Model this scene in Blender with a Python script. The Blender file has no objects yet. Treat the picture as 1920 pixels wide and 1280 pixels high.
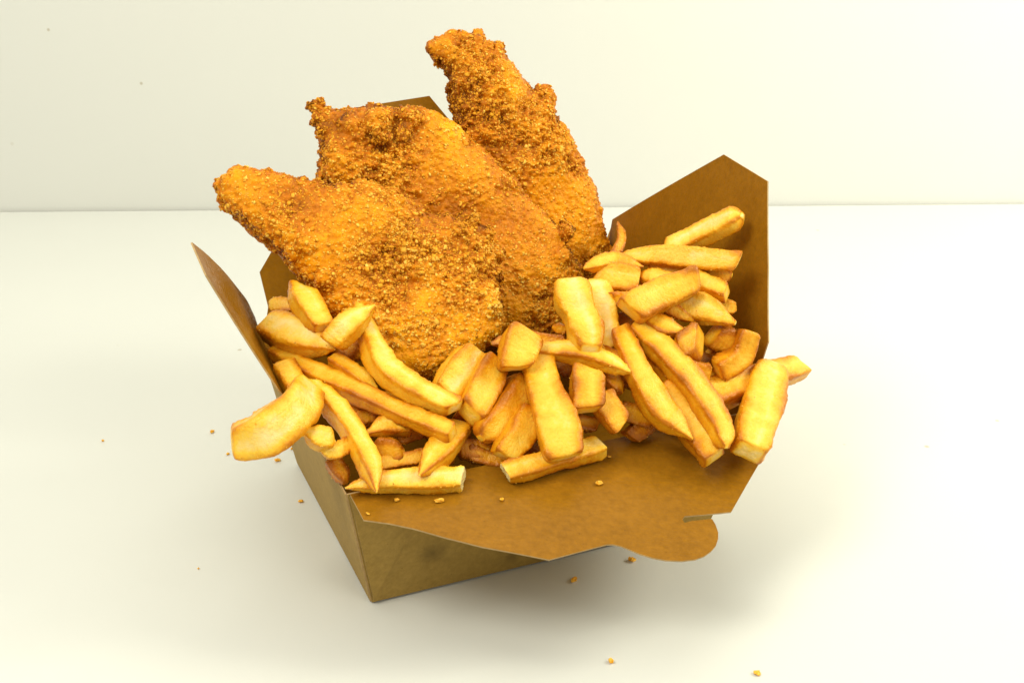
import bpy, bmesh, math, random
import numpy as np
from mathutils import Vector

random.seed(7)
rng = np.random.default_rng(7)
S = bpy.context.scene
COL = S.collection

# ------------------------------------------------------------------ camera
FPX, PITCH, CAMH = 2251.5, 0.4101, 0.2673          # focal length in photo pixels, pitch down, height (m)
cam_d = bpy.data.cameras.new('camera')
cam_d.sensor_width = 36.0
cam_d.lens = FPX / 1920 * 36
cam_d.clip_start, cam_d.clip_end = 0.01, 50
cam = bpy.data.objects.new('camera', cam_d)
cam.location = (0, 0, CAMH)
cam.rotation_euler = (math.pi / 2 - PITCH, 0, 0)
COL.objects.link(cam)
S.camera = cam

# ------------------------------------------------------------------ light
W = bpy.data.worlds.new('World')
S.world = W
W.use_nodes = True
W.node_tree.nodes['Background'].inputs[0].default_value = (1, 0.975, 0.86, 1)
W.node_tree.nodes['Background'].inputs[1].default_value = 0.45


def area(name, loc, target, size, power, col):
    d = bpy.data.lights.new(name, 'AREA')
    d.shape = 'RECTANGLE'
    d.size, d.size_y = size
    d.energy = power
    d.color = col
    o = bpy.data.objects.new(name, d)
    o.location = loc
    o.rotation_euler = (Vector(target) - Vector(loc)).to_track_quat('-Z', 'Y').to_euler()
    COL.objects.link(o)


area('overhead_softbox', (-0.05, 0.50, 0.95), (0.02, 0.46, 0.0), (0.9, 0.6), 3.2, (1, 0.98, 0.87))
area('front_softbox', (-0.42, 0.02, 0.78), (0.05, 0.5, 0.04), (0.34, 0.34), 5.2, (1, 0.975, 0.86))
area('right_fill_softbox', (0.50, -0.20, 0.60), (0.05, 0.5, 0.04), (0.4, 0.4), 1.9, (1, 0.975, 0.86))
area('left_fill_softbox', (-0.70, 0.70, 0.42), (-0.05, 0.45, 0.03), (0.35, 0.35), 0.5, (1, 0.98, 0.88))
area('backdrop_lamp', (0.75, 0.45, 0.60), (0.50, 0.95, 0.10), (0.4, 0.3), 7.5, (1, 0.98, 0.84))

S.view_settings.view_transform = 'Standard'
S.view_settings.look = 'None'
S.view_settings.exposure = 0.0
S.view_settings.gamma = 1.0

# ------------------------------------------------------------------ helpers
CAM = np.array([0, 0, CAMH])
CT, ST = math.cos(PITCH), math.sin(PITCH)
FWD = np.array([0, CT, -ST])


def ray(u, v):
    a = (u - 960) / FPX
    b = -(v - 640) / FPX
    return np.array([a, CT + b * ST, -ST + b * CT])


def atz(u, v, z):
    r = ray(u, v)
    return CAM + r * (z - CAMH) / r[2]


def atpl(u, v, P, n):
    r = ray(u, v)
    return CAM + r * (np.dot(P - CAM, n) / np.dot(r, n))


def nrm(v):
    return v / np.linalg.norm(v)


def hash3(ix, iy, iz, seed):
    h = (ix.astype(np.int64) * 374761393 + iy.astype(np.int64) * 668265263 +
         iz.astype(np.int64) * 2147483647 + seed * 1274126177) & 0xffffffff
    h = ((h ^ (h >> 13)) * 1274126177) & 0xffffffff
    h = ((h ^ (h >> 16)) * 2246822519) & 0xffffffff
    return ((h ^ (h >> 15)) & 0xffffff) / float(0xffffff)


def vnoise(P, seed=0):
    F = np.floor(P)
    f = P - F
    f = f * f * (3 - 2 * f)
    I = F.astype(np.int64)
    r = 0
    for dx in (0, 1):
        wx = f[:, 0] if dx else 1 - f[:, 0]
        for dy in (0, 1):
            wy = f[:, 1] if dy else 1 - f[:, 1]
            for dz in (0, 1):
                wz = f[:, 2] if dz else 1 - f[:, 2]
                r = r + wx * wy * wz * hash3(I[:, 0] + dx, I[:, 1] + dy, I[:, 2] + dz, seed)
    return r * 2 - 1


def fbm(P, scale, octaves=3, seed=0):
    r, a = 0, 1.0
    Q = P / scale
    for k in range(octaves):
        r = r + a * vnoise(Q, seed + k * 17)
        a *= 0.5
        Q = Q * 2.03 + 11.7
    return r


def link_mesh(name, me, mats, parent=None):
    o = bpy.data.objects.new(name, me)
    COL.objects.link(o)
    for m in mats:
        me.materials.append(m)
    if parent:
        o.parent = parent
    return o


def smooth(me):
    me.polygons.foreach_set('use_smooth', [True] * len(me.polygons))


def add_attr(me, name, vals):
    a = me.attributes.new(name, 'FLOAT', 'POINT')
    a.data.foreach_set('value', np.asarray(vals, dtype=np.float32))


def tag(o, label, cat, group=None):
    o['label'] = label
    o['category'] = cat
    if group:
        o['group'] = group


# ------------------------------------------------------------------ materials
class NT:
    def __init__(s, name):
        s.m = bpy.data.materials.new(name)
        s.m.use_nodes = True
        s.t = s.m.node_tree
        s.b = s.t.nodes['Principled BSDF']

    def n(s, kind, **kw):
        x = s.t.nodes.new(kind)
        for k, v in kw.items():
            if k.startswith('_'):
                setattr(x, k[1:], v)
            else:
                x.inputs[k.replace('9', ' ')].default_value = v
        return x

    def l(s, a, b):
        s.t.links.new(a, b)

    def mix(s, fac, a, b, mode='MIX'):
        x = s.t.nodes.new('ShaderNodeMix')
        x.data_type = 'RGBA'
        x.blend_type = mode
        for i, v in ((0, fac), (6, a), (7, b)):
            if isinstance(v, (int, float)):
                x.inputs[i].default_value = v
            elif isinstance(v, tuple):
                x.inputs[i].default_value = v + (1,)
            else:
                s.l(v, x.inputs[i])
        return x.outputs[2]

    def ramp(s, fac, stops):
        x = s.t.nodes.new('ShaderNodeValToRGB')
        e = x.color_ramp.elements
        while len(e) < len(stops):
            e.new(0.5)
        for i, (p, c) in enumerate(stops):
            e[i].position = p
            e[i].color = (c + (1,)) if isinstance(c, tuple) else (c, c, c, 1)
        s.l(fac, x.inputs[0])
        return x.outputs[0]

    def noise(s, scale, detail=4, rough=0.55, coord=None):
        x = s.n('ShaderNodeTexNoise', Scale=scale, Detail=detail, Roughness=rough)
        if coord is None:
            coord = s.coord()
        s.l(coord, x.inputs['Vector'])
        return x.outputs['Fac']

    def coord(s):
        if not hasattr(s, '_c'):
            s._c = s.t.nodes.new('ShaderNodeTexCoord')
        return s._c.outputs['Object']

    def bump(s, h, strength, dist):
        x = s.n('ShaderNodeBump', Strength=strength, Distance=dist)
        s.l(h, x.inputs['Height'])
        s.l(x.outputs[0], s.b.inputs['Normal'])
        return x

    def attr(s, name):
        x = s.t.nodes.new('ShaderNodeAttribute')
        x.attribute_name = name
        return x.outputs['Fac']

    def set(s, **kw):
        for k, v in kw.items():
            s.b.inputs[k.replace('9', ' ')].default_value = v


def mat_surface(name, base, speck, rough, scale):
    k = NT(name)
    big = k.ramp(k.noise(scale, 3), [(0.3, tuple(c * 0.985 for c in base)), (0.7, base)])
    v = k.n('ShaderNodeTexVoronoi', Scale=speck)
    k.l(k.coord(), v.inputs['Vector'])
    # rare dust specks: only a few of the cells carry one
    sp = k.ramp(v.outputs['Distance'], [(0.0, 1.0), (0.028, 1.0), (0.05, 0.0)])
    pick = k.ramp(v.outputs['Color'], [(0.0, 0.0), (0.58, 0.0), (0.60, 1.0)])
    f = k.mix(1.0, sp, pick, 'MULTIPLY')
    f2 = k.mix(1.0, f, (0.65, 0.65, 0.65), 'MULTIPLY')
    k.l(k.mix(f2, big, (0.36, 0.29, 0.17)), k.b.inputs['Base Color'])
    k.set(Roughness=rough)
    k.bump(k.noise(900, 2), 0.06, 0.0004)
    return k.m


M_WALL = mat_surface('painted_white_board', (0.66, 0.66, 0.61), 30, 0.6, 4)
M_TABLE = mat_surface('satin_white_tabletop', (0.655, 0.66, 0.61), 34, 0.42, 6)


def mat_kraft(name, a, b, rough, stains=False, spec=0.5):
    k = NT(name)
    fib = k.noise(420, 6, 0.7)
    mp = k.n('ShaderNodeMapping')
    mp.inputs['Scale'].default_value = (260, 1500, 700)
    mp.inputs['Rotation'].default_value = (0, 0, 0.43)
    k.l(k.coord(), mp.inputs['Vector'])
    streak = k.n('ShaderNodeTexNoise', Scale=1.0, Detail=4, Roughness=0.65)
    k.l(mp.outputs[0], streak.inputs['Vector'])
    c = k.ramp(k.noise(70, 5, 0.65), [(0.3, a), (0.72, b)])
    c = k.mix(k.ramp(fib, [(0.38, 0.0), (0.68, 0.42)]), c, tuple(x * 1.45 for x in b))
    c = k.mix(k.ramp(streak.outputs['Fac'], [(0.4, 0.0), (0.7, 0.22)]), c, tuple(x * 0.62 for x in a))
    v = k.n('ShaderNodeTexVoronoi', Scale=520)
    k.l(k.coord(), v.inputs['Vector'])
    dk = k.ramp(v.outputs['Distance'], [(0.05, 0.5), (0.16, 0.0)])
    pk = k.ramp(v.outputs['Color'], [(0.70, 0.0), (0.74, 1.0)])
    c = k.mix(k.mix(1.0, dk, pk, 'MULTIPLY'), c, tuple(x * 0.35 for x in a))
    if stains:
        for (p, r) in stains:
            m2 = k.n('ShaderNodeVectorMath', _operation='DISTANCE')
            ns = k.n('ShaderNodeTexNoise', Scale=140.0, Detail=3.0)
            k.l(k.coord(), ns.inputs['Vector'])
            ad = k.n('ShaderNodeVectorMath', _operation='MULTIPLY_ADD')
            k.l(ns.outputs['Color'], ad.inputs[0])
            ad.inputs[1].default_value = (0.006, 0.006, 0.006)
            k.l(k.coord(), ad.inputs[2])
            k.l(ad.outputs[0], m2.inputs[0])
            m2.inputs[1].default_value = tuple(x + 0.003 for x in p)
            f = k.ramp(m2.outputs['Value'], [(r * 0.35, 0.75), (r, 0.0)])
            c = k.mix(f, c, tuple(x * 0.45 for x in a))
    k.l(c, k.b.inputs['Base Color'])
    k.set(Roughness=rough)
    k.b.inputs['Specular IOR Level'].default_value = spec
    if not stains:
        k.l(k.ramp(streak.outputs['Fac'], [(0.35, 0.20), (0.65, 0.46)]), k.b.inputs['Roughness'])
    k.bump(fib, 0.25, 0.0004)
    return k.m


def mat_fry():
    k = NT('fried_potato')
    br = k.attr('brown')
    tone = k.attr('tone')
    nz = k.noise(260, 5, 0.6)
    n2 = k.noise(900, 3, 0.6)
    # brown + noise * something
    s1 = k.n('ShaderNodeMath', _operation='MULTIPLY_ADD')
    k.l(nz, s1.inputs[0]); s1.inputs[1].default_value = 0.45
    k.l(br, s1.inputs[2])
    s2 = k.n('ShaderNodeMath', _operation='MULTIPLY_ADD')
    k.l(n2, s2.inputs[0]); s2.inputs[1].default_value = 0.16
    k.l(s1.outputs[0], s2.inputs[2])
    s3 = k.n('ShaderNodeMath', _operation='SUBTRACT')
    k.l(s2.outputs[0], s3.inputs[0]); s3.inputs[1].default_value = 0.24
    s4 = k.n('ShaderNodeMath', _operation='ADD')
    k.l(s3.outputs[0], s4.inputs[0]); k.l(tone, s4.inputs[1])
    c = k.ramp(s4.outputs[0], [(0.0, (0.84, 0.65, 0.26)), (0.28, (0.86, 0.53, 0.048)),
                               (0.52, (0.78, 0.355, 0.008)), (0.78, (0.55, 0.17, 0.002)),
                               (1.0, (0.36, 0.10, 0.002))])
    v = k.n('ShaderNodeTexVoronoi', Scale=330)
    k.l(k.coord(), v.inputs['Vector'])
    dk = k.ramp(v.outputs['Distance'], [(0.04, 0.75), (0.13, 0.0)])
    pk = k.ramp(v.outputs['Color'], [(0.78, 0.0), (0.81, 1.0)])
    c = k.mix(k.mix(1.0, dk, pk, 'MULTIPLY'), c, (0.16, 0.06, 0.01))
    k.l(c, k.b.inputs['Base Color'])
    k.set(Roughness=0.34, Subsurface9Weight=0.15, Subsurface9Scale=0.003)
    k.b.inputs['Specular Tint'].default_value = (1, 0.9, 0.6, 1)
    k.b.inputs['Subsurface Radius'].default_value = (1.0, 0.55, 0.12)
    k.b.inputs['Specular IOR Level'].default_value = 0.5
    h = k.mix(0.5, nz, n2)
    k.bump(h, 0.6, 0.0014)
    return k.m


def mat_crust(name, crumb=False):
    k = NT(name)
    tone = k.attr('tone')
    nz = k.noise(190, 6, 0.65)
    n2 = k.noise(1100, 3, 0.6)
    s1 = k.n('ShaderNodeMath', _operation='MULTIPLY_ADD')
    k.l(nz, s1.inputs[0]); s1.inputs[1].default_value = 0.55
    k.l(tone, s1.inputs[2])
    s2 = k.n('ShaderNodeMath', _operation='MULTIPLY_ADD')
    k.l(n2, s2.inputs[0]); s2.inputs[1].default_value = 0.30
    k.l(s1.outputs[0], s2.inputs[2])
    s3 = k.n('ShaderNodeMath', _operation='SUBTRACT')
    k.l(s2.outputs[0], s3.inputs[0]); s3.inputs[1].default_value = 0.455
    if crumb:
        c = k.ramp(s3.outputs[0], [(0.0, (0.95, 0.58, 0.10)), (0.35, (0.83, 0.36, 0.018)),
                                   (0.68, (0.56, 0.19, 0.005)), (1.0, (0.25, 0.055, 0.001))])
    else:
        c = k.ramp(s3.outputs[0], [(0.0, (0.95, 0.48, 0.006)), (0.28, (0.84, 0.315, 0.003)),
                                   (0.62, (0.52, 0.140, 0.002)), (1.0, (0.15, 0.030, 0.001))])
    k.l(c, k.b.inputs['Base Color'])
    k.set(Roughness=0.52 if crumb else 0.36, Subsurface9Weight=0.15, Subsurface9Scale=0.002)
    k.b.inputs['Specular Tint'].default_value = (1, 0.78, 0.3, 1)
    k.b.inputs['Specular IOR Level'].default_value = 0.4
    k.b.inputs['Subsurface Radius'].default_value = (1.0, 0.4, 0.06)
    h = k.mix(0.45, nz, n2)
    k.bump(h, 0.7, 0.0012)
    return k.m


M_FRY = mat_fry()
M_CRUST = mat_crust('breadcrumb_crust')
M_CRUMB = mat_crust('toasted_crumb', True)
M_IN = mat_kraft('kraft_card_inside', (0.225, 0.094, 0.0040), (0.285, 0.122, 0.0065), 0.34, spec=0.13)
HR = 0.0547
FL, FR, BL, BR = [atz(*q, HR) for q in ((650, 925), (1430, 765), (492, 655), (1127, 547))]
bFL, bFR, bBL, bBR = [atz(*q, 0.0012) for q in ((697, 1126), (1330, 974), (559, 866), (1101, 761))]
CEN = (bFL + bFR + bBL + bBR) / 4
UX = nrm(FR - FL)
UP = np.array([0, 0, 1.0])
OUTB = np.array([-UX[1], UX[0], 0])                # towards the back of the box
base = np.array([CEN[0], CEN[1], 0.0])
_nf = nrm(np.cross(bFR - bFL, FL - bFL))
STAINS = [(tuple(atpl(812, 1034, bFL, _nf) - base), 0.0062), (tuple(atpl(957, 1043, bFL, _nf) - base), 0.0042)]
M_OUT = mat_kraft('kraft_card_outside', (0.295, 0.180, 0.036), (0.345, 0.215, 0.048), 0.62, spec=0.2, stains=STAINS)
M_EDGE = mat_kraft('kraft_card_cut_edge', (0.36, 0.23, 0.09), (0.46, 0.31, 0.13), 0.8, stains=STAINS)

# ------------------------------------------------------------------ setting
wl, wr = atz(0, 397, 0), atz(1920, 382, 0)
wd = nrm(wr - wl)
wn = np.array([wd[1], -wd[0], 0])                  # towards the camera


def slab(name, pts, down, m):
    bm = bmesh.new()
    vs = [bm.verts.new(p) for p in pts]
    f = bm.faces.new(vs)
    r = bmesh.ops.extrude_face_region(bm, geom=[f])
    for v in r['geom']:
        if isinstance(v, bmesh.types.BMVert):
            v.co += Vector(down)
    bmesh.ops.bevel(bm, geom=list(bm.edges), offset=0.0012, segments=2, affect='EDGES')
    bmesh.ops.recalc_face_normals(bm, faces=bm.faces)
    me = bpy.data.meshes.new(name)
    bm.to_mesh(me); bm.free()
    o = link_mesh(name, me, [m])
    o['kind'] = 'structure'
    return o


a, b = wl - wd * 1.6, wr + wd * 1.6
slab('tabletop', [a, b, b + wn * 2.6, a + wn * 2.6], (0, 0, -0.03), M_TABLE)
aa, bb = a - wn * 0.0016, b - wn * 0.0016
slab('backdrop_wall', [aa + np.array([0, 0, -0.2]), bb + np.array([0, 0, -0.2]), bb + np.array([0, 0, 1.6]),
                       aa + np.array([0, 0, 1.6])], tuple(-wn * 0.02), M_WALL)

# ------------------------------------------------------------------ takeaway box
box = bpy.data.objects.new('takeaway_box', None)
box.location = base
COL.objects.link(box)
tag(box, 'open brown kraft card takeaway box holding chips and fried chicken', 'takeaway box')


def plane_n(P, Q, R):
    return nrm(np.cross(Q - P, R - P))


def panel(name, pts, inside_pt, thick=0.0006, warp=None, cut=0.012, label=None, remap=None):
    """card panel: outline pts (world); solidified away from inside_pt; warp(x) moves vertices along the normal"""
    n = plane_n(pts[0], pts[len(pts) // 3], pts[2 * len(pts) // 3])
    if np.dot(n, np.asarray(inside_pt) - pts[0]) < 0:
        n = -n
    bm = bmesh.new()
    vs = [bm.verts.new(p - base) for p in pts]
    f = bm.faces.new(vs)
    f.normal_update()
    if f.normal.dot(Vector(n)) < 0:
        f.normal_flip()
    ex = nrm(pts[1] - pts[0]); ex = nrm(ex - n * np.dot(ex, n)); ey = np.cross(n, ex)
    P = np.array([p - base for p in pts])
    for ax in (ex, ey):
        s = P @ ax
        k = s.min() + cut
        while k < s.max():
            bmesh.ops.bisect_plane(bm, geom=list(bm.verts) + list(bm.edges) + list(bm.faces), dist=1e-6,
                                   plane_co=Vector(ax * k), plane_no=Vector(ax))
            k += cut
    if warp:
        for v in bm.verts:
            w = np.array(v.co) + base
            v.co += Vector(n * warp(w))
    if remap:
        for v in bm.verts:
            v.co = Vector(remap(np.array(v.co) + base) - base)
    bmesh.ops.triangulate(bm, faces=bm.faces)
    me = bpy.data.meshes.new(name)
    bm.to_mesh(me); bm.free()
    o = link_mesh(name, me, [M_IN, M_OUT, M_EDGE], box)
    md = o.modifiers.new('card_thickness', 'SOLIDIFY')
    md.thickness = thick
    md.offset = -1
    md.use_even_offset = False
    md.material_offset = 1
    md.material_offset_rim = 2
    es = o.modifiers.new('crisp_edges', 'EDGE_SPLIT')
    es.split_angle = math.radians(30)
    smooth(me)
    if label:
        o['label'] = label
    return o


mid = CEN + np.array([0, 0, 0.03])


def bulge(A, B, amt):
    L = np.linalg.norm(B - A); d = (B - A) / L

    def f(w):
        s = np.dot(w - A, d) / L
        return -amt * math.sin(math.pi * min(1, max(0, s))) * min(1, max(0, w[2] / HR))
    return f


panel('bottom_panel', [bFL, bFR, bBR, bBL], CEN + UP)
panel('front_panel', [bFL, bFR, FR, FL], mid)
panel('back_panel', [bBL, bBR, BR, BL], mid)
panel('side_panel', [bFL, FL, BL, bBL], mid)
panel('side_panel', [bFR, FR, BR, bBR], mid)

# folded corner gusset lying on the front panel, its crease running up from the bottom corner
nf = plane_n(bFL, bFR, FR)
if nf @ (mid - bFL) > 0:
    nf = -nf
g0 = bFL + (FL - bFL) * 0.02 + UX * 0.0006
g1 = bFL + (FL - bFL) * 0.99 + UX * 0.0006
g2 = bFL + (FL - bFL) * 0.93 + UX * 0.030
g3 = bFL + (FL - bFL) * 0.55 + UX * 0.018
panel('corner_gusset', [p + nf * 0.0010 for p in (g0, g3, g2, g1)], mid, thick=0.0004)

# front flap, folded out and down
t = math.radians(-13)
vF = -OUTB * math.cos(t) + UP * math.sin(t)
nF = np.cross(UX, vF)
tabc = [(1336, 969), (1343, 979), (1348, 992), (1348, 1004), (1344, 1016), (1335, 1026), (1322, 1035), (1305, 1041), (1280, 1044),
        (1250, 1043), (1225, 1039), (1200, 1032), (1180, 1024), (1165, 1019), (1150, 1016.5), (1138, 1017)]
fo = [(682, 974), (730, 981), (775, 991), (834, 1008), (905, 1025), (1030, 1045)] + tabc[::-1] + \
     [(1300, 973), (1284, 977), (1280, 972), (1284, 966), (1323, 962), (1372, 956), (1426, 864)]
fp = [atpl(u, v, FL, nF) for u, v in fo]
top_r = FR + (fp[-1] - FR) * 0.02
fpts = [FL + UX * 0.001] + fp + [FR]


def wfront(w):
    s = -np.dot(w - FL, OUTB) / 0.05
    x = np.dot(w - FL, UX) / 0.168
    return 0.0016 * math.sin(math.pi * min(1, max(0, s))) * math.sin(math.pi * min(1, max(0, x))) - 0.0012 * max(0, s) ** 2


panel('front_flap', fpts, FL + UP - OUTB * 0.2, warp=wfront, cut=0.009, label='front flap folded down, with a rounded locking tab and slot')

# back flap
t = math.radians(62)
vB = OUTB * math.cos(t) + UP * math.sin(t)
UB = nrm(BR - BL)
nB = nrm(np.cross(UB, vB))
if nB @ (CAM - BL) < 0:
    nB = -nB
bo = [(503, 575), (487, 510), (510, 470), (678, 200), (805, 180), (852, 236), (1125, 480)]
bp = [atpl(u, v, BL, nB) for u, v in bo]
panel('back_flap', [BL] + bp + [BR], CAM, label='tall back flap standing up behind the chicken')

# right side flap
UR = nrm(BR - FR)
OR_ = np.array([UR[1], -UR[0], 0])
if OR_ @ UX < 0:
    OR_ = -OR_
t = math.radians(80)
vR = OR_ * math.cos(t) + UP * math.sin(t)
nR = nrm(np.cross(UR, vR))
if nR @ UX > 0:
    nR = -nR
ro = [(1410, 718), (1428, 690), (1447, 640), (1448, 500), (1441, 340), (1358, 290), (1155, 412), (1143, 470)]
rp = [atpl(u, v, FR, nR) for u, v in ro]


def wright(w):
    return 0.0022 * math.sin(math.pi * min(1.2, max(0, (w[2] - HR) / 0.09)))


panel('side_flap', [FR + UR * 0.012] + rp + [BR], mid, warp=wright, label='pentagonal side flap standing up behind the chips on the right')
# web joining back flap and right flap
panel('corner_web', [BR - UX * 0.001, bp[-1], atpl(1152, 412, BR, nB)], CAM)

# left side flap, leaning outwards, seen almost edge on
UL = nrm(BL - FL)
OL = np.array([-UL[1], UL[0], 0])
if OL @ UX > 0:
    OL = -OL


def lpt(x, y, ang):
    t = math.radians(ang)
    return FL + UL * x / 1000 + (OL * math.cos(t) + UP * math.sin(t)) * y / 1000


lf = [lpt(44, 0, 70), lpt(35, 30, 70), lpt(42, 78, 70), lpt(66, 82, 70), lpt(108, 36, 70), lpt(130, 8, 70), lpt(131, 0, 70)]


def left_twist(w):
    x = np.dot(w - FL, UL) * 1000
    y = math.hypot(np.dot(w - FL, OL), w[2] - HR) * 1000
    ang = np.interp(x, [30, 42, 66, 100, 130], [62.5, 64.8, 65.8, 72.0, 82.0])
    return lpt(x, y, ang)


panel('side_flap', lf, mid, remap=left_twist, label='left side flap leaning outwards, its inner face catching the light')

# ------------------------------------------------------------------ chicken tenders


def build_tender(name, label, P0, ang, pairs, thick, blobs, seed, cut_tone, ncrumb, grow=0.96, exps=2.9):
    t = math.radians(ang)
    vv = OUTB * math.cos(t) + UP * math.sin(t)
    n = nrm(np.cross(UX, vv))
    if n @ (CAM - P0) < 0:
        n = -n
    Ls = np.array([atpl(*p[0], P0, n) for p in pairs])
    Rs = np.array([atpl(*p[1], P0, n) for p in pairs])
    # resample the pairs smoothly (Catmull-Rom on chord length)
    C = (Ls + Rs) / 2
    d = np.r_[0, np.cumsum(np.linalg.norm(np.diff(C, axis=0), axis=1))]
    K = 70
    s = np.linspace(0, d[-1], K)

    def interp(A):
        out = np.zeros((K, 3))
        m = np.gradient(A, d, axis=0)
        j = np.clip(np.searchsorted(d, s, side='right') - 1, 0, len(d) - 2)
        h = (d[j + 1] - d[j])[:, None]
        x = ((s - d[j]) / (d[j + 1] - d[j]))[:, None]
        return (2 * x**3 - 3 * x**2 + 1) * A[j] + (x**3 - 2 * x**2 + x) * h * m[j] + (-2 * x**3 + 3 * x**2) * A[j + 1] + (x**3 - x**2) * h * m[j + 1]
    Li, Ri = interp(Ls), interp(Rs)
    Ci = (Li + Ri) / 2
    Hv = (Ri - Li) / 2 * grow
    hw = np.linalg.norm(Hv, axis=1)
    prof = np.minimum(1, hw / (0.62 * hw.max())) ** 0.7
    T = thick / 2 * prof
    NA = 40
    th = np.linspace(0, 2 * math.pi, NA, endpoint=False)
    cx = np.sign(np.cos(th)) * np.abs(np.cos(th)) ** (2 / exps)
    cy = np.sign(np.sin(th)) * np.abs(np.sin(th)) ** (2 / exps)
    V = (Ci[:, None, :] + Hv[:, None, :] * cx[None, :, None] + n[None, None, :] * (T[:, None] * cy[None, :])[:, :, None]).reshape(-1, 3)
    F = []
    for i in range(K - 1):
        for j in range(NA):
            F.append((i * NA + j, i * NA + (j + 1) % NA, (i + 1) * NA + (j + 1) % NA, (i + 1) * NA + j))
    V = list(map(tuple, V))
    V += [tuple(Ci[0]), tuple(Ci[-1])]
    for j in range(NA):
        F.append((len(V) - 2, (j + 1) % NA, j))
        F.append((len(V) - 1, (K - 1) * NA + j, (K - 1) * NA + (j + 1) % NA))
    bm = bmesh.new()
    me = bpy.data.meshes.new(name)
    me.from_pydata(V, [], F)
    bm.from_mesh(me)
    for (u, v, rpx, off) in blobs:
        c = atpl(u, v, P0, n) + n * off
        r = rpx * np.dot(c - CAM, FWD) / FPX
        g = bmesh.ops.create_icosphere(bm, subdivisions=3, radius=r)
        for vt in g['verts']:
            vt.co = Vector(c) + vt.co * (0.85 + 0.3 * random.random() * 0.3)
    # ragged clumps of batter round the rim and on the craggy parts
    rc = random.Random(seed)
    for q_i in range(80):
        i_ = rc.randrange(2, K - 2)
        if q_i < 66:
            a_ = rc.choice((0.0, math.pi)) + rc.gauss(0, 0.30)
        else:
            a_ = rc.uniform(0.2, 2.9)
        r = rc.uniform(0.0008, 0.0020)
        c = Ci[i_] + Hv[i_] * np.sign(math.cos(a_)) * abs(math.cos(a_)) ** (2 / exps) + n * T[i_] * np.sign(math.sin(a_)) * abs(math.sin(a_)) ** (2 / exps)
        c = c - nrm(c - Ci[i_]) * r * 0.5
        g = bmesh.ops.create_icosphere(bm, subdivisions=2, radius=r)
        st = np.array([rc.uniform(0.7, 1.5) for _ in range(3)])
        for vt in g['verts']:
            vt.co = Vector(c) + Vector(np.array(vt.co) * st)
    bm.to_mesh(me); bm.free()
    tmp = bpy.data.objects.new('tmp', me)
    COL.objects.link(tmp)
    md = tmp.modifiers.new('r', 'REMESH')
    md.mode = 'VOXEL'
    md.voxel_size = 0.00047
    sm = tmp.modifiers.new('s', 'SMOOTH')
    sm.iterations = 3
    sm.factor = 0.6
    dg = bpy.context.evaluated_depsgraph_get()
    ev = tmp.evaluated_get(dg)
    me2 = bpy.data.meshes.new_from_object(ev)
    bpy.data.objects.remove(tmp)
    bpy.data.meshes.remove(me)
    nv = len(me2.vertices)
    co = np.zeros(nv * 3, np.float32); me2.vertices.foreach_get('co', co); co = co.reshape(-1, 3).astype(float)
    no = np.zeros(nv * 3, np.float32); me2.vertices.foreach_get('normal', no); no = no.reshape(-1, 3).astype(float)
    big = fbm(co, 0.026, 2, seed)
    midn = fbm(co, 0.0085, 2, seed + 50)
    ridg = 1 - np.abs(fbm(co, 0.0045, 2, seed + 90)) * 2
    fine = fbm(co, 0.0014, 2, seed + 130)
    rough_mask = np.clip(0.55 + 0.9 * fbm(co, 0.018, 2, seed + 200), 0.12, 1.3)
    # the rim of the piece is craggier than its flat middle
    edge = 1 - np.abs(no @ n)
    rough_mask = np.clip(rough_mask + edge * 0.55, 0.1, 1.5)
    disp = 0.0022 * big + 0.0014 * midn * rough_mask + 0.0009 * ridg * rough_mask + 0.0006 * fine * (0.5 + rough_mask)
    co2 = co + no * disp[:, None]
    org = C.mean(axis=0)
    org[2] = co2[:, 2].min()
    me2.vertices.foreach_set('co', (co2 - org).astype(np.float32).ravel())
    tone = 0.33 - 0.26 * big - 0.36 * (midn * 0.6 + ridg * 0.3) * rough_mask + 0.20 * rough_mask + 0.34 * edge ** 1.5 - 0.10 * fine + cut_tone
    tone = np.clip(tone, 0, 1)
    add_attr(me2, 'tone', tone)
    me2.update()
    smooth(me2)
    o = link_mesh(name, me2, [M_CRUST])
    o.location = org
    tag(o, label, 'chicken tender', 'crumbed chicken tenders')
    # crumbs stuck to the crust
    prob = 0.22 + np.clip(rough_mask - 0.1, 0, 2) ** 1.3
    prob[(no @ n) < -0.35] = 0.0
    prob /= prob.sum()
    idx = rng.choice(nv, ncrumb, p=prob)
    ico = [(0.53, 0.85, 0), (-0.53, 0.85, 0), (0.53, -0.85, 0), (-0.53, -0.85, 0), (0, 0.53, 0.85), (0, -0.53, 0.85),
           (0, 0.53, -0.85), (0, -0.53, -0.85), (0.85, 0, 0.53), (0.85, 0, -0.53), (-0.85, 0, 0.53), (-0.85, 0, -0.53)]
    icf = [(0, 1, 4), (0, 6, 1), (2, 5, 3), (2, 3, 7), (4, 10, 5), (4, 5, 8), (6, 7, 11), (6, 9, 7), (8, 9, 0), (8, 2, 9), (10, 1, 11),
           (10, 11, 3), (0, 4, 8), (0, 9, 6), (1, 10, 4), (1, 6, 11), (2, 8, 5), (2, 7, 9), (3, 5, 10), (3, 11, 7)]
    ico = np.array(ico)
    N = ncrumb
    Q = rng.normal(size=(N, 3, 3))
    q, _ = np.linalg.qr(Q)
    sz = 0.00018 + 0.00042 * rng.random(N) ** 2.2 + (rng.random(N) < 0.03) * 0.0005
    sca = sz[:, None] * (0.40 + 1.15 * rng.random((N, 3)))
    base_v = ico[None] * (0.55 + 0.85 * rng.random((N, 12, 1)))
    flat = 0.35 + 0.35 * rng.random(N)
    vv_ = np.einsum('nij,nkj->nki', q, base_v * sca[:, None, :])
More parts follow.
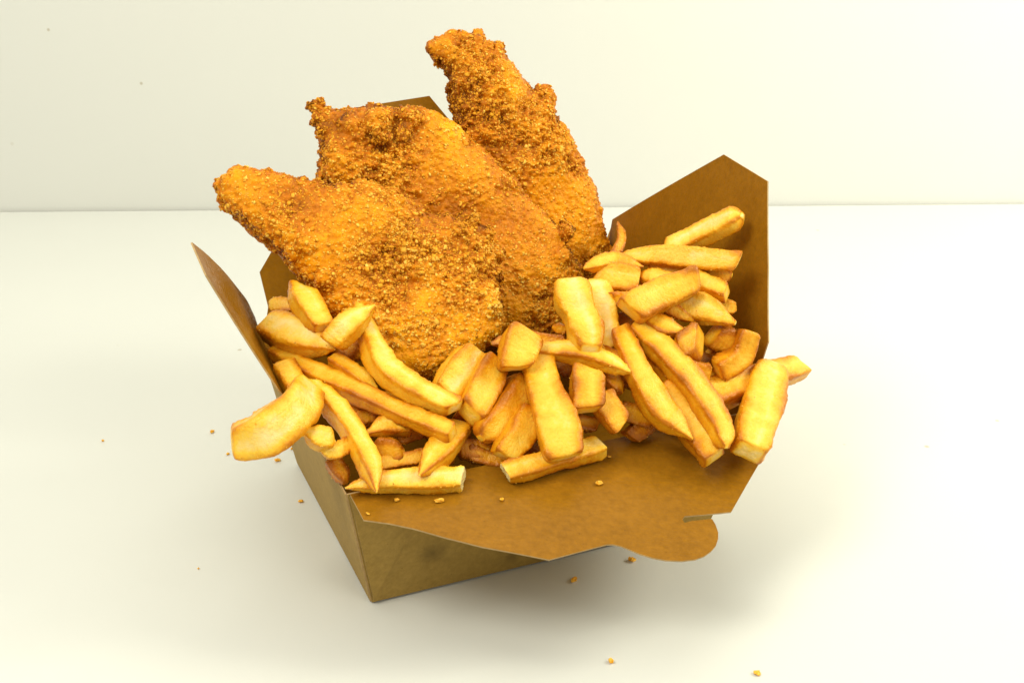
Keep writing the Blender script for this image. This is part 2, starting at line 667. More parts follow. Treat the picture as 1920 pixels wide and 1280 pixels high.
    vv_ = vv_ - no[idx][:, None, :] * (np.einsum('nij,nj->ni', vv_, no[idx]) * (1 - flat[:, None]))[:, :, None]
    pos = co2[idx] + no[idx] * (sz * 0.12)[:, None]
    allv = (vv_ + pos[:, None, :] - org).reshape(-1, 3)
    fc = (np.array(icf)[None] + (np.arange(N) * 12)[:, None, None]).reshape(-1, 3)
    mc = bpy.data.meshes.new('breadcrumb_coating')
    mc.vertices.add(len(allv)); mc.vertices.foreach_set('co', allv.astype(np.float32).ravel())
    mc.loops.add(len(fc) * 3); mc.loops.foreach_set('vertex_index', fc.astype(np.int32).ravel())
    mc.polygons.add(len(fc)); mc.polygons.foreach_set('loop_start', np.arange(0, len(fc) * 3, 3, dtype=np.int32))
    mc.polygons.foreach_set('loop_total', np.full(len(fc), 3, dtype=np.int32))
    mc.update(calc_edges=True)
    smooth(mc)
    ct = np.clip(tone[idx] * 0.62 + 0.02 + rng.normal(0, 0.15, N), 0, 1)
    add_attr(mc, 'tone', np.repeat(ct, 12))
    oc = link_mesh('breadcrumb_coating', mc, [M_CRUMB], o)
    oc['kind'] = 'stuff'
    return o


def P(x):
    return np.array(x, float)


# back piece
build_tender('chicken_tender', 'rear crumbed chicken tender, curling to the highest tip', atz(1110, 500, 0.071), 70,
             [((805, 92), (808, 84)), ((818, 108), (832, 74)), ((836, 128), (880, 70)), ((838, 160), (925, 92)), ((840, 200), (985, 155)),
              ((852, 240), (1030, 208)), ((890, 290), (1078, 280)), ((930, 330), (1108, 345)), ((970, 390), (1124, 410)),
              ((1000, 450), (1132, 465)), ((1030, 520), (1120, 510)), ((1050, 560), (1100, 550))],
             0.020, [(812, 94, 11, 0.0), (893, 78, 14, 0.001), (1016, 180, 19, 0.001), (925, 100, 20, 0.002), (905, 105, 22, 0.003)],
             11, 0.17, 14000)
# middle piece
build_tender('chicken_tender', 'middle crumbed chicken tender with a small knobbly horn at its top left', atz(1000, 610, 0.059), 63,
             [((578, 206), (592, 190)), ((590, 232), (612, 208)), ((602, 262), (655, 206)), ((600, 300), (720, 198)), ((598, 335), (775, 198)),
              ((625, 370), (815, 218)), ((665, 400), (868, 262)), ((725, 440), (925, 295)), ((790, 490), (985, 368)),
              ((850, 550), (1045, 430)), ((885, 600), (1085, 500)), ((915, 630), (1085, 560)), ((950, 670), (1050, 620)), ((970, 690), (1030, 660))],
             0.024, [(583, 202, 14, 0.0), (598, 192, 13, 0.001), (598, 225, 18, 0.001), (606, 250, 22, 0.002), (650, 245, 34, 0.007), (700, 243, 38, 0.008), (755, 235, 34, 0.008),
                     (790, 250, 26, 0.006), (1050, 440, 24, 0.006), (1035, 490, 26, 0.008), (615, 310, 16, 0.002), (925, 430, 20, 0.007), (700, 268, 30, 0.010), (660, 262, 24, 0.009), (745, 262, 26, 0.010)],
             23, 0.17, 19000)
# front piece
build_tender('chicken_tender', 'front crumbed chicken tender, the widest piece, pointing to the upper left', atz(820, 690, 0.0635), 59,
             [((403, 347), (410, 340)), ((412, 362), (432, 324)), ((430, 392), (480, 319)), ((462, 430), (535, 328)), ((505, 462), (590, 339)),
              ((545, 500), (655, 346)), ((578, 535), (730, 360)), ((600, 570), (795, 394)), ((628, 610), (865, 405)), ((655, 648), (915, 445)),
              ((690, 680), (940, 520)), ((732, 702), (943, 585)), ((782, 714), (915, 640)), ((820, 712), (880, 670))],
             0.025, [(568, 468, 23, 0.009), (545, 482, 15, 0.006), (602, 532, 21, 0.009), (578, 500, 13, 0.003), (845, 440, 26, 0.008), (880, 420, 22, 0.006), (905, 440, 22, 0.004),
                     (830, 415, 18, 0.006), (925, 480, 22, 0.002), (560, 500, 14, 0.0)],
             37, 0.09, 23000)

# ------------------------------------------------------------------ chips
# depth of the heap's surface along the view, from points whose real place is known: the rims, the flaps, the chicken's foot
ctrl = []


def cz(u, v, z):
    ctrl.append((u, v, float(np.dot(atz(u, v, z) - CAM, FWD))))


def cr(u, v, inset):
    ctrl.append((u, v, float(np.dot(atpl(u, v, FR + nR * inset, nR) - CAM, FWD))))


for q in ((650, 905, .059), (850, 868, .060), (1050, 830, .062), (1250, 800, .062), (1400, 775, .063),
          (945, 890, .057), (1128, 835, .058), (868, 897, .057), (1345, 865, .057), (1403, 850, .058), (1447, 675, .070), (1500, 695, .067),
          (432, 835, .074), (530, 770, .082), (590, 810, .073), (700, 700, .079), (600, 690, .077), (820, 740, .074), (930, 700, .078), (1010, 680, .080),
          (560, 600, .088), (510, 625, .078), (640, 620, .091), (1090, 620, .090), (1080, 560, .100), (1150, 500, .104), (1180, 660, .084),
          (1300, 640, .086), (1250, 540, .098), (1200, 740, .075), (1060, 760, .072)):
    cz(*q)
for q in ((1395, 405, .010), (1330, 440, .016), (1385, 492, .012), (1375, 560, .016), (1420, 625, .012), (1380, 660, .018), (1245, 470, .030)):
    cr(*q)
ctrl = np.array(ctrl)
_D = np.linalg.norm(ctrl[:, None, :2] - ctrl[None, :, :2], axis=2)
_n = len(ctrl)
_A = np.zeros((_n + 3, _n + 3))
_A[:_n, :_n] = _D
_A[:_n, :_n] += np.eye(_n) * -18.0
_A[:_n, _n:] = np.c_[np.ones(_n), ctrl[:, :2]]
_A[_n:, :_n] = _A[:_n, _n:].T
_w = np.linalg.solve(_A, np.r_[ctrl[:, 2], 0, 0, 0])


def heap(u, v, off):
    r = np.hypot(ctrl[:, 0] - u, ctrl[:, 1] - v)
    d = r @ _w[:_n] + _w[_n] + _w[_n + 1] * u + _w[_n + 2] * v
    rr = ray(u, v)
    return CAM + rr * ((d - off) / np.dot(rr, FWD))


def cat(Pts, K):
    Pts = np.array(Pts, float)
    d = np.r_[0, np.cumsum(np.linalg.norm(np.diff(Pts[:, :3], axis=0), axis=1))]
    q_ = np.linspace(0, 1, K)
    s = d[-1] * (0.3 * q_ + 0.7 * (0.5 - 0.5 * np.cos(math.pi * q_)))
    m = np.gradient(Pts, d, axis=0) if len(Pts) > 2 else np.tile((Pts[1] - Pts[0]) / d[-1], (2, 1))
    j = np.clip(np.searchsorted(d, s, side='right') - 1, 0, len(d) - 2)
    h = (d[j + 1] - d[j])[:, None]
    x = ((s - d[j]) / (d[j + 1] - d[j]))[:, None]
    return (2 * x**3 - 3 * x**2 + 1) * Pts[j] + (x**3 - 2 * x**2 + x) * h * m[j] + (-2 * x**3 + 3 * x**2) * Pts[j + 1] + (x**3 - x**2) * h * m[j + 1]


FRY_N = [0]


def chip(label, path, w, off=(0, 0), roll=None, tone=0.0, ends=('b', 'b'), thick=0.84, sq=5.6, group=None, name='potato_chip'):
    """path: photo pixels of the centre line; w: apparent width(s) in pixels; off: mm above the heap surface at both ends;
    ends: b blunt, p pointed, r round, c clean pale cut"""
    FRY_N[0] += 1
    sd = FRY_N[0] * 31
    rr = random.Random(sd)
    if roll is None:
        roll = rr.uniform(-24, 24)
    n = len(path)
    ws = list(w) if isinstance(w, (tuple, list)) else [w] * n
    if len(ws) != n:
        ws = list(np.interp(np.linspace(0, 1, n), np.linspace(0, 1, len(ws)), ws))
    # arc parameter for the offset
    ofs = np.interp(np.linspace(0, 1, n), np.linspace(0, 1, len(off)), off)
    P3 = []
    for (u, v), ww, o in zip(path, ws, ofs):
        p = heap(u, v, o / 1000)
        dep = np.dot(p - CAM, FWD)
        P3.append(list(p) + [ww * dep / FPX])
    K, NA = 64, 44
    X = cat(P3, K)
    Cn, wid = X[:, :3], X[:, 3] * 1.13
    # blunt ends: the width of the body runs to the end and the last rings close quickly
    T = np.gradient(Cn, axis=0)
    T /= np.linalg.norm(T, axis=1)[:, None]
    view = Cn - CAM
    view /= np.linalg.norm(view, axis=1)[:, None]
    side = np.cross(T, view); side /= np.linalg.norm(side, axis=1)[:, None]
    depn = np.cross(side, T)
    ro = math.radians(roll)
    twist = ro + np.linspace(-1, 1, K) * rr.uniform(-0.16, 0.16)
    A = side * np.cos(twist)[:, None] + depn * np.sin(twist)[:, None]
    B = -side * np.sin(twist)[:, None] + depn * np.cos(twist)[:, None]
    k = 1 / (abs(math.cos(ro)) + thick * abs(math.sin(ro)) * 0.9)
    hw = wid / 2 * k
    maxt = 0.0075
    ht = np.minimum(hw * thick * rr.uniform(0.9, 1.1), maxt)
    L = np.linalg.norm(np.diff(Cn, axis=0), axis=1).sum()
    s = np.r_[0, np.cumsum(np.linalg.norm(np.diff(Cn, axis=0), axis=1))]
    # ring spacing denser at the ends
    e = np.ones(K)
    for side_i, kind in enumerate(ends):
        dd = s if side_i == 0 else L - s
        wmean = hw.mean()
        if kind == 'p':
            R = min(L * 0.5, wmean * 2.6)
            f = np.clip(dd / R, 0, 1)
            f = 0.20 + 0.80 * (1 - (1 - f) ** 1.8)
        elif kind == 'r':
            R = wmean * 1.0
            f = np.sqrt(np.clip(1 - (1 - np.clip(dd / R, 0, 1)) ** 2, 0.07, 1))
        elif kind == 'c':
            f = 0.93 + 0.07 * np.clip(dd / (wmean * 0.3), 0, 1)
        else:
            R = wmean * 0.40
            f = 0.82 + 0.18 * np.sqrt(np.clip(1 - (1 - np.clip(dd / R, 0, 1)) ** 2, 0, 1))
        e = e * f
    hw = hw * e
    ht = ht * e
    th = np.linspace(0, 2 * math.pi, NA, endpoint=False) + 0.02
    ex = 2 / sq
    cx = np.sign(np.cos(th)) * np.abs(np.cos(th)) ** ex
    cy = np.sign(np.sin(th)) * np.abs(np.sin(th)) ** ex
    corner = np.clip((np.abs(cx) * np.abs(cy)) ** 1.0 * 1.6 - 0.35, 0, 1)
    rings = Cn[:, None, :] + A[:, None, :] * (hw[:, None] * cx)[:, :, None] + B[:, None, :] * (ht[:, None] * cy)[:, :, None]
    # slanted cut at the ends
    sl0, sl1 = rr.uniform(-0.45, 0.45), rr.uniform(-0.45, 0.45)
    for i_end, sl in ((0, sl0), (1, sl1)):
        dd = s if i_end == 0 else L - s
        fall = np.clip(1 - dd / (hw.mean() * 1.6), 0, 1)
        rings += T[:, None, :] * (fall[:, None] * (sl * hw[:, None] * cx + rr.uniform(-0.3, 0.3) * ht[:, None] * cy))[:, :, None]
    V = rings.reshape(-1, 3)
    Nn = (A[:, None, :] * cx[None, :, None] + B[:, None, :] * cy[None, :, None]).reshape(-1, 3)
    Nn /= np.linalg.norm(Nn, axis=1)[:, None]
    tt = np.repeat(s, NA)
    big = fbm(V, 0.014, 2, sd)
    md = fbm(V, 0.0042, 2, sd + 5)
    fn = fbm(V, 0.0013, 2, sd + 9)
    cor = np.tile(corner, K)
    flank = np.tile(np.clip((np.abs(cx) - 0.72) / 0.28, 0, 1), K)
    eV = np.repeat(e, NA)
    # faces sag a little between the crisp edges
    V = V + Nn * (0.00055 * big + 0.00034 * md + 0.00012 * fn - 0.00055 * (1 - cor) * (hw.mean() / 0.007) * eV ** 2 + 0.00042 * (np.abs(fn) - 0.25) * cor)[:, None]
    rings0 = V
    endb = np.zeros(K * NA)
    for i_end, kind in enumerate(ends):
        dd = tt if i_end == 0 else L - tt
        amt = {'b': 0.42, 'p': 0.50, 'r': 0.40, 'c': -0.25}[kind]
        endb = endb + amt * np.exp(-dd / 0.0017) * (0.7 + 0.5 * md)
    ridge = np.clip(fbm(V, 0.011, 2, sd + 40) - 0.35, 0, 1)
    brown = np.clip(0.12 + 0.20 * flank + 0.55 * cor * (0.75 + 0.5 * fbm(V, 0.009, 2, sd + 60)) + endb * 0.8 + 0.30 * ridge + 0.05 * md, 0, 0.78)
    # end caps: two inner rings and a centre
    Vl = [V]
    br = [brown]
    F = []
    for i in range(K - 1):
        a_ = i * NA; b_ = (i + 1) * NA
        F += [(a_ + j, a_ + (j + 1) % NA, b_ + (j + 1) % NA, b_ + j) for j in range(NA)]
    cnt = K * NA
    for i_end, kind in enumerate(ends):
        r0 = V[:NA] if i_end == 0 else V[-NA:]
        c = r0.mean(axis=0)
        tdir = -T[0] if i_end == 0 else T[-1]
        prev = 0 if i_end == 0 else (K - 1) * NA
        bl = {'b': 0.12, 'p': 0.5, 'r': 0.30, 'c': 0.03}[kind] * (hw[0] if i_end == 0 else hw[-1])
        for f, up_, bb_ in ((0.82, 0.55, 0.30), (0.45, 0.95, 0.10)):
            ring = c + (r0 - c) * f + tdir * bl * up_
            if kind == 'c':
                ring = ring + tdir[None] * (np.array([rr.uniform(-1, 1) for _ in range(NA)]) * 0.0005)[:, None]
                bb_ = -0.3
            Vl.append(ring)
            br.append(np.full(NA, bb_) + 0.1 * fbm(ring, 0.004, 1, sd))
            for j in range(NA):
                q = (prev + j, prev + (j + 1) % NA, cnt + (j + 1) % NA, cnt + j)
                F.append(q[::-1] if i_end == 0 else q)
            prev = cnt
            cnt += NA
        Vl.append((c + tdir * bl)[None])
        br.append(np.array([-0.3 if kind == 'c' else 0.05]))
        for j in range(NA):
            q = (prev + j, prev + (j + 1) % NA, cnt)
            F.append(q[::-1] if i_end == 0 else q)
        cnt += 1
    V = np.concatenate(Vl)
    br = np.concatenate(br)
    org = V.mean(axis=0); org[2] = V[:, 2].min()
    me = bpy.data.meshes.new(name)
    me.from_pydata((V - org).tolist(), [], F)
    add_attr(me, 'brown', br)
    add_attr(me, 'tone', np.full(len(V), tone + (-0.05 if (path[0][0] < 900 or path[0][1] < 600) else 0.07) + rr.uniform(-0.09, 0.09)))
    smooth(me)
    me.update()
    bm = bmesh.new(); bm.from_mesh(me)
    bmesh.ops.recalc_face_normals(bm, faces=bm.faces)
    bm.to_mesh(me); bm.free()
    o = link_mesh(name, me, [M_FRY])
    o.location = org
    # grains of crumb and salt clinging to the crisp edges
    ng = int(26 + 26000 * L * hw.mean() * 2 / 0.012 * 0.04)
    pr = (0.12 + cor) * (np.repeat(((hw / hw.max()) > 0.5), NA))
    ii = np.random.default_rng(sd).choice(len(pr), ng, p=pr / pr.sum())
    g = np.random.default_rng(sd + 1)
    oc6 = np.array([(1, 0, 0), (-1, 0, 0), (0, 1, 0), (0, -1, 0), (0, 0, 1), (0, 0, -1)], float)
    of8 = np.array([(0, 2, 4), (2, 1, 4), (1, 3, 4), (3, 0, 4), (2, 0, 5), (1, 2, 5), (3, 1, 5), (0, 3, 5)])
    gs = 0.00010 + 0.00020 * g.random(ng) ** 2.5
    gv = (oc6[None] * (0.6 + 0.8 * g.random((ng, 6, 1))) + g.normal(0, 0.15, (ng, 6, 3))) * gs[:, None, None]
    gv = gv + (rings0[ii] + Nn[ii] * (gs * 0.3)[:, None] - org)[:, None, :]
    gf = (of8[None] + (np.arange(ng) * 6)[:, None, None]).reshape(-1, 3)
    mg = bpy.data.meshes.new('crumb_dust')
    mg.from_pydata(gv.reshape(-1, 3).tolist(), [], gf.tolist())
    add_attr(mg, 'tone', np.repeat(np.clip(g.normal(0.22, 0.22, ng), 0, 1), 6))
    od = link_mesh('crumb_dust', mg, [M_CRUMB], o)
    od['kind'] = 'stuff'
    tag(o, label, 'potato chip', group or 'potato chips heaped in the box')
    return o


# --- left cluster
chip('small pointed chip standing upright against the front tender, at far left', [(546, 528), (572, 565), (606, 615)], (34, 58, 44), (12, 9), 35, 0.08, ('p', 'b'))
chip('short chip half hidden behind the upright pointed chip by the left flap', [(506, 574), (560, 573)], 32, (-4, -6), None, 0.12, ('r', 'b'))
chip('fat rounded chip leaning on the left side flap', [(503, 608), (555, 632), (627, 655)], (62, 78, 40), (5, 5), 28, 0.0, ('b', 'p'))
chip('curled chip with its tip raised toward the front tender, right of the fat rounded one', [(622, 645), (655, 612), (703, 573)], (48, 58, 30), (10, 12), 30, 0.05, ('b', 'p'))
chip('long bent chip descending in front of the lowest part of the front tender', [(669, 572), (697, 640), (725, 693), (775, 728), (852, 765)], (26, 44, 56, 52, 46), (2, 5, 9, 11, 11), 38, -0.02, ('b', 'b'))
chip('long straight chip running from the left flap under the bent chip', [(510, 657), (590, 700), (670, 735), (755, 775), (848, 812)], (30, 44, 42, 42, 44), (-1, 0, 4, 8), 40, 0.06)
chip('thin browned chip wedged between the bent chip and the long straight one', [(622, 672), (665, 702), (712, 738)], (32, 40, 24), (2, 3), 45, 0.16, ('b', 'p'))
chip('wide pale chip hanging outside the box over the left rim', [(574, 735), (545, 775), (495, 813), (436, 828)], (62, 80, 84, 60), (5, 7, 6), 8, -0.03, ('b', 'b'))
chip('short chip end rising behind the wide pale hanging chip', [(532, 690), (560, 735)], 46, (-1, 0), 20, 0.08)
chip('small glossy chip lump just right of the wide pale hanging chip', [(562, 806), (590, 816), (628, 828)], (22, 46, 48), (5, 5), 20, 0.04, ('p', 'r'))
chip('crescent of chip under the small glossy lump on the left rim', [(592, 838), (622, 846), (652, 834)], (20, 30, 30), (2, 2), None, 0.10, ('p', 'b'))
chip('long narrow chip pointing down to the front left corner', [(582, 722), (625, 762), (667, 820), (694, 875), (706, 922)], (36, 44, 48, 46, 26), (1, 3, 6, 7), 38, 0.05, ('b', 'p'))
chip('pointed chip aimed left beneath the long straight chip', [(682, 815), (718, 800), (775, 797)], (22, 42, 42), (-1, -3), 30, 0.10, ('p', 'b'))
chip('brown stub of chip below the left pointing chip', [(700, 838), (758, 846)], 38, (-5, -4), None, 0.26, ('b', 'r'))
chip('pointed chip hanging down over the pale bottom left chip', [(787, 890), (822, 848), (862, 800)], (34, 56, 50), (7, -3), 22, 0.04, ('p', 'b'))
chip('pale chip with a broken white end lying along the front left hinge', [(648, 915), (715, 903), (800, 901), (868, 898)], (20, 44, 52, 48), (0, 0), 25, -0.10, ('p', 'c'))
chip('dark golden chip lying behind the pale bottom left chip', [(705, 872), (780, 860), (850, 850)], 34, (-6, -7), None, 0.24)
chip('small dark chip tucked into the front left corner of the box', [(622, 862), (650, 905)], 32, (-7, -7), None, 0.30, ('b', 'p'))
# --- centre
chip('pale chip leaning on the lowest edge of the front tender', [(885, 660), (860, 695), (832, 738)], (56, 64, 60), (6, 6), 15, -0.06, ('b', 'b'))
chip('golden chip leaning right of the pale one below the front tender', [(930, 675), (910, 718), (880, 776)], (56, 66, 58), (6, 7), 14, 0.03)
chip('blocky end-on chip sitting on top of the centre of the heap', [(980, 632), (966, 690)], (72, 66), (14, 14), 10, 0.06, ('b', 'b'))
chip('flat brown chip edge sticking out left of the blocky top chip', [(922, 645), (985, 636)], (24, 40), (8, 8), 35, 0.20, ('p', 'b'))
chip('round ended chip pointing lower left in the centre of the heap', [(985, 715), (945, 775), (902, 822)], (56, 62, 54), (1, 3), 22, 0.06, ('b', 'r'))
chip('short chip squeezed between the round ended chip and the big central chip', [(995, 765), (975, 812), (943, 855)], (50, 64, 52), (1, 2), 20, 0.06, ('b', 'b'))
chip('big wide chip falling forward down the centre of the heap', [(1008, 680), (1022, 735), (1044, 795), (1060, 856)], (66, 64, 80, 78), (6, 8, 9), 8, 0.04, ('b', 'b'))
chip('pale chip with broken ends lying flat on the front flap', [(948, 886), (1030, 864), (1126, 836)], (44, 46, 44), (0, 0), 30, -0.10, ('c', 'c'))
chip('cube shaped golden chip end right of the big central chip', [(1100, 700), (1100, 768)], (66, 68), (9, 9), 12, 0.08, ('b', 'b'))
chip('stubby chip pointing lower right beneath the cube shaped end', [(1126, 742), (1164, 798)], (58, 48), (3, 4), 18, 0.03, ('b', 'b'))
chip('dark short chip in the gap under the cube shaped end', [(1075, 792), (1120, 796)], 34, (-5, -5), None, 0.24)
chip('slim chip with a brown underside crossing below the twisted pair', [(1005, 655), (1085, 662), (1182, 698)], (34, 46, 30), (8, 8), 42, -0.02, ('b', 'p'))
chip('brown sliver of chip behind the slim crossing chip', [(1122, 648), (1160, 668), (1192, 692)], (18, 22, 14), (3, 3), None, 0.34, ('b', 'p'))
chip('broken chip end showing a rough face in the central gap', [(1140, 700), (1168, 735)], 36, (-3, -3), None, 0.20, ('b', 'r'))
chip('brown chip lying against the foot of the middle tender', [(985, 634), (1062, 640)], 24, (1, 1), None, 0.24)
chip('tiny chip tip peeping out left of the twisted chip', [(1036, 612), (1064, 618)], 18, (2, 2), None, 0.10, ('p', 'b'))
# --- right
chip('twisted two lobed pale chip standing in front of the middle tender', [(1066, 532), (1074, 560), (1088, 592), (1098, 622), (1106, 658)], (56, 72, 60, 72, 44), (8, 10, 12), 14, -0.05, ('r', 'b'))
chip('broad pale chip standing just right of the twisted one', [(1112, 525), (1130, 580), (1144, 655)], (58, 54, 42), (2, 0), 10, -0.02, ('r', 'b'))
chip('long chip sloping down right, left one of the parallel pair', [(1162, 622), (1195, 695), (1238, 768), (1298, 822)], (50, 50, 60, 30), (3, 5, 7), 30, -0.02, ('b', 'p'))
chip('longest golden chip sloping down right over the front flap', [(1192, 612), (1245, 660), (1302, 725), (1342, 785), (1362, 838)], (44, 56, 54, 50, 34), (4, 8, 9), 34, 0.06, ('b', 'r'))
chip('wide chip lying under the parallel pair on the front flap', [(1235, 730), (1290, 790), (1340, 856)], (56, 62, 56), (-1, 1), 14, 0.04, ('b', 'b'))
chip('big wide chip hanging over the front right corner of the box', [(1447, 680), (1430, 750), (1404, 846)], (54, 78, 68), (6, 5), 8, -0.02, ('r', 'b'))
chip('chip poking out beyond the right rim behind the big corner chip', [(1325, 745), (1400, 718), (1500, 688)], (72, 64, 48), (-5, -2, 0), 25, -0.02, ('b', 'c'))
chip('curved chip standing near the foot of the right flap', [(1405, 622), (1388, 665), (1345, 695)], (46, 50, 46), (3, 1), 28, 0.04, ('b', 'b'))
chip('bright blocky chip lying across the top of the right heap', [(1180, 583), (1245, 550), (1308, 525)], (58, 60, 54), (16, 16), 10, 0.02, ('b', 'b'))
chip('leaf shaped chip with a pointed end below the bright blocky chip', [(1208, 592), (1250, 615), (1292, 624)], (30, 46, 16), (8, 9), 32, 0.08, ('b', 'p'))
chip('thin brown edged chip behind the leaf shaped chip', [(1245, 572), (1300, 602)], (26, 18), (6, 5), None, 0.14, ('b', 'p'))
chip('orange chunk of chip seen end on in the right heap', [(1268, 655), (1312, 640)], (56, 74), (5, 8), 25, 0.16, ('b', 'b'))
chip('short golden chip beneath the orange chunk', [(1282, 692), (1330, 702)], 40, (1, 1), None, 0.08, ('b', 'b'))
chip('rounded tapering chip pointing right under the bright blocky chip', [(1262, 565), (1320, 580), (1378, 606)], (56, 58, 36), (4, 6), 15, 0.0, ('b', 'p'))
chip('shaded chip below the rounded tapering chip', [(1335, 628), (1378, 640)], 48, (-3, -3), None, 0.12)
chip('angular chip tip between the bright blocky chip and the right flap', [(1295, 525), (1362, 550)], (44, 34), (5, 4), 35, 0.08, ('b', 'b'))
chip('small shaded chip end next to the right flap', [(1340, 566), (1380, 582)], 28, (-3, -3), None, 0.16, ('b', 'r'))
chip('long pale chip lying level across the back of the right heap', [(1160, 482), (1236, 480), (1312, 486), (1384, 490)], (26, 36, 44, 42), (5, 7, 6), 12, -0.05, ('p', 'b'))
chip('chip leaning up against the right flap, its brown tip highest', [(1248, 475), (1320, 438), (1392, 405)], (40, 46, 44), (0, 0), 42, 0.0, ('b', 'r'))
chip('browned curled chip beside the foot of the rear tender', [(1095, 503), (1150, 490), (1206, 500)], (24, 32, 16), (7, 7), 35, 0.18, ('p', 'p'))
chip('wide chip in shade under the browned curled chip', [(1122, 515), (1190, 530)], 58, (0, 1), 15, 0.08)
chip('pointed shaded chip behind the left end of the bright blocky chip', [(1198, 518), (1262, 535)], 44, (3, 3), 30, 0.06, ('p', 'b'))
chip('pale chip surface showing beneath the long level chip', [(1215, 508), (1285, 516)], 34, (-2, -2), None, 0.0)
chip('small chip poking out left of the bright blocky chip', [(1145, 562), (1200, 562)], 28, (6, 5), None, 0.10)
chip('dark orange chip under the right end of the long level chip', [(1310, 510), (1372, 516)], 36, (-1, 0), None, 0.22, ('b', 'r'))
chip('thin curved brown crisp standing by the left corner of the right flap', [(1158, 416), (1166, 442), (1152, 478)], (14, 20, 20), (4, 0), None, 0.34, ('p', 'b'), thick=0.5)
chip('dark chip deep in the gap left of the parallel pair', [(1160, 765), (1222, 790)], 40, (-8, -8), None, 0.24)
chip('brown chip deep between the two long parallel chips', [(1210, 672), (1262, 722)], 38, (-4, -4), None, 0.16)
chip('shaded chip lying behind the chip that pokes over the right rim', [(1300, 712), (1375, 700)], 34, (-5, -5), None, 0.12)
# --- lower layer glimpsed in the gaps
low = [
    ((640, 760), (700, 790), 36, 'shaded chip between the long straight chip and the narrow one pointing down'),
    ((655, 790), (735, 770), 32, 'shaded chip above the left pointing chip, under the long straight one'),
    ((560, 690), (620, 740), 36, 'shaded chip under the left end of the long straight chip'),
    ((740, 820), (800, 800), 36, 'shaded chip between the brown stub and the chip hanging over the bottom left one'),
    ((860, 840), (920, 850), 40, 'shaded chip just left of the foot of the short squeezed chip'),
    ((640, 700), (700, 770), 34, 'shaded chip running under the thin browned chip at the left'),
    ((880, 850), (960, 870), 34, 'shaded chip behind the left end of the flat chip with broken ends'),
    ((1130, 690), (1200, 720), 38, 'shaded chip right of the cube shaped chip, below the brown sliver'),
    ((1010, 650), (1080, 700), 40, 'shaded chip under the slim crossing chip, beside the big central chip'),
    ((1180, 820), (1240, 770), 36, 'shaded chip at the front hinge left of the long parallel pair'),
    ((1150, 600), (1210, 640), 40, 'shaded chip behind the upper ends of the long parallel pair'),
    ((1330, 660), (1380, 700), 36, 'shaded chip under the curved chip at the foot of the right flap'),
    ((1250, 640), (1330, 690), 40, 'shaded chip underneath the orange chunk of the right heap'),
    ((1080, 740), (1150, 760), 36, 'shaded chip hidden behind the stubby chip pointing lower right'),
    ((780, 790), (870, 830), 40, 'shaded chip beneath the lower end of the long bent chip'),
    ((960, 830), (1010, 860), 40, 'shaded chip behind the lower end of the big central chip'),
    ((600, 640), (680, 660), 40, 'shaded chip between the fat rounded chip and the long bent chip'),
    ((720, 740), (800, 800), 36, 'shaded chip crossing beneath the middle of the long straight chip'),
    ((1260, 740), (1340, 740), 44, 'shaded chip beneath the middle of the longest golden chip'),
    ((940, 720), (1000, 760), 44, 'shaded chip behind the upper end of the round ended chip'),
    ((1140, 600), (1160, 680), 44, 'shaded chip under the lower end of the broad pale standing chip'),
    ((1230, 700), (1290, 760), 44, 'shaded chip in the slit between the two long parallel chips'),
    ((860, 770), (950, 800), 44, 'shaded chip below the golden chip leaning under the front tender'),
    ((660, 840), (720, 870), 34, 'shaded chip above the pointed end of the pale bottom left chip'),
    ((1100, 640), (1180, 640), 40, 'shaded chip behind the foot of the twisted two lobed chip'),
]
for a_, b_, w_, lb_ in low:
    chip(lb_, [a_, b_], w_, (-9, -10), None, 0.34)  # deeper brown tone also puts the shade of the gaps into their colour

# ------------------------------------------------------------------ loose crumbs


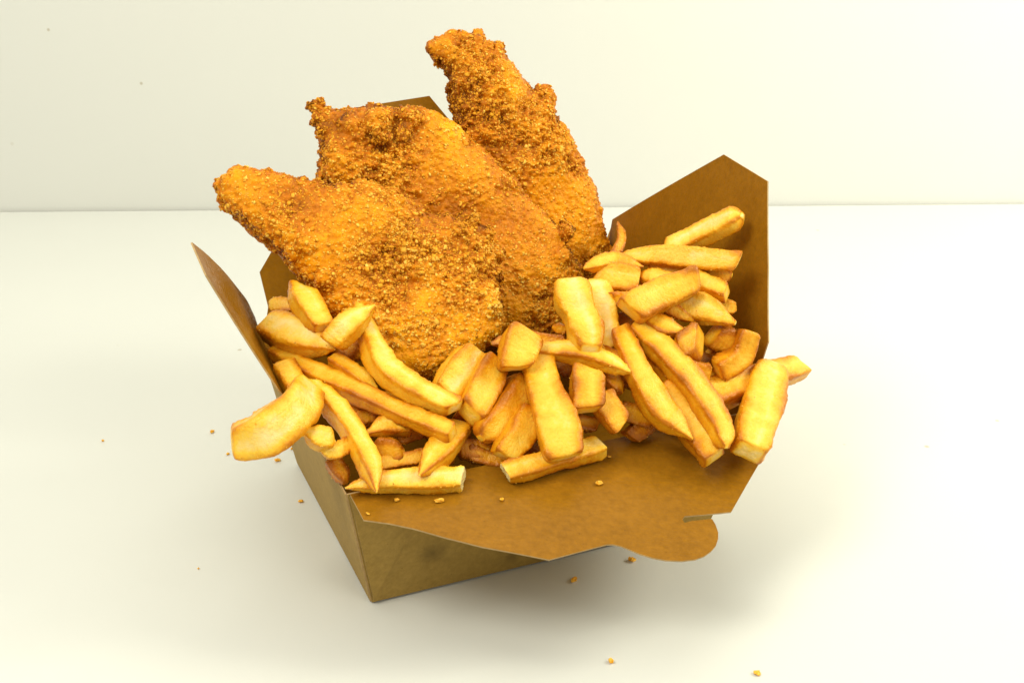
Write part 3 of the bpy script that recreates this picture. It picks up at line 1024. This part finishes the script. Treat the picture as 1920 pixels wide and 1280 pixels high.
def crumb(label, p, r, sd, grp):
    rr = random.Random(sd)
    bm = bmesh.new()
    bmesh.ops.create_icosphere(bm, subdivisions=2, radius=r)
    sx, sy, sz = rr.uniform(0.9, 1.6), rr.uniform(0.7, 1.1), rr.uniform(0.5, 0.8)
    for v in bm.verts:
        f = 1 + rr.uniform(-0.32, 0.32)
        v.co = Vector((v.co.x * sx * f, v.co.y * sy * f, v.co.z * sz * f))
    z0 = min(v.co.z for v in bm.verts)
    for v in bm.verts:
        v.co.z -= z0
    me = bpy.data.meshes.new('loose_crumb')
    bm.to_mesh(me); bm.free()
    add_attr(me, 'tone', [rr.uniform(0.1, 0.5) for _ in me.vertices])
    o = link_mesh('loose_crumb', me, [M_CRUMB])
    o.location = p
    o.rotation_euler = (0, 0, rr.uniform(0, 6))
    tag(o, label, 'crumb', grp)


tc = [(1185, 1052, 1.1, 'crumb on the table right below the rounded tab'), (1076, 1089, 1.1, 'crumb on the table below the middle of the front edge'),
      (1146, 1241, 1.1, 'crumb at the bottom of the photo, left one of two'), (1419, 1263, 1.1, 'crumb at the bottom right of the photo'),
      (564, 941, 1.0, 'crumb on the table left of the box side panel'), (521, 864, 1.1, 'crumb just under the wide pale hanging chip'),
      (398, 811, 0.9, 'crumb on the table left of the hanging chip tip'), (427, 852, 0.7, 'tiny crumb just below the hanging chip tip'),
      (193, 827, 0.6, 'lone tiny crumb on the table far left'), (372, 1066, 0.4, 'speck of crumb on the table below left of the box'),
      (549, 842, 0.7, 'crumb beside the left wall of the box')]
for i, (u, v, r, lb) in enumerate(tc):
    crumb(lb, atz(u, v, 0.0001), r / 1000, i + 5, 'loose crumbs on the table')
fc_ = [(1124, 915, 1.0, 'crumb on the middle of the front flap'), (941, 943, 0.7, 'small crumb on the front flap under the pale chip'),
       (824, 944, 1.0, 'crumb on the left half of the front flap'), (744, 940, 0.7, 'small crumb near the left end of the front flap'),
       (690, 965, 0.5, 'tiny crumb by the left corner of the front flap'), (1142, 862, 0.6, 'tiny crumb on the front flap right of the broken chip')]
for i, (u, v, r, lb) in enumerate(fc_):
    p = atpl(u, v, FL, nF)
    p = p + UP * (wfront(p) + 0.0002)
    crumb(lb, p, r / 1000, i + 50, 'loose crumbs on the front flap')
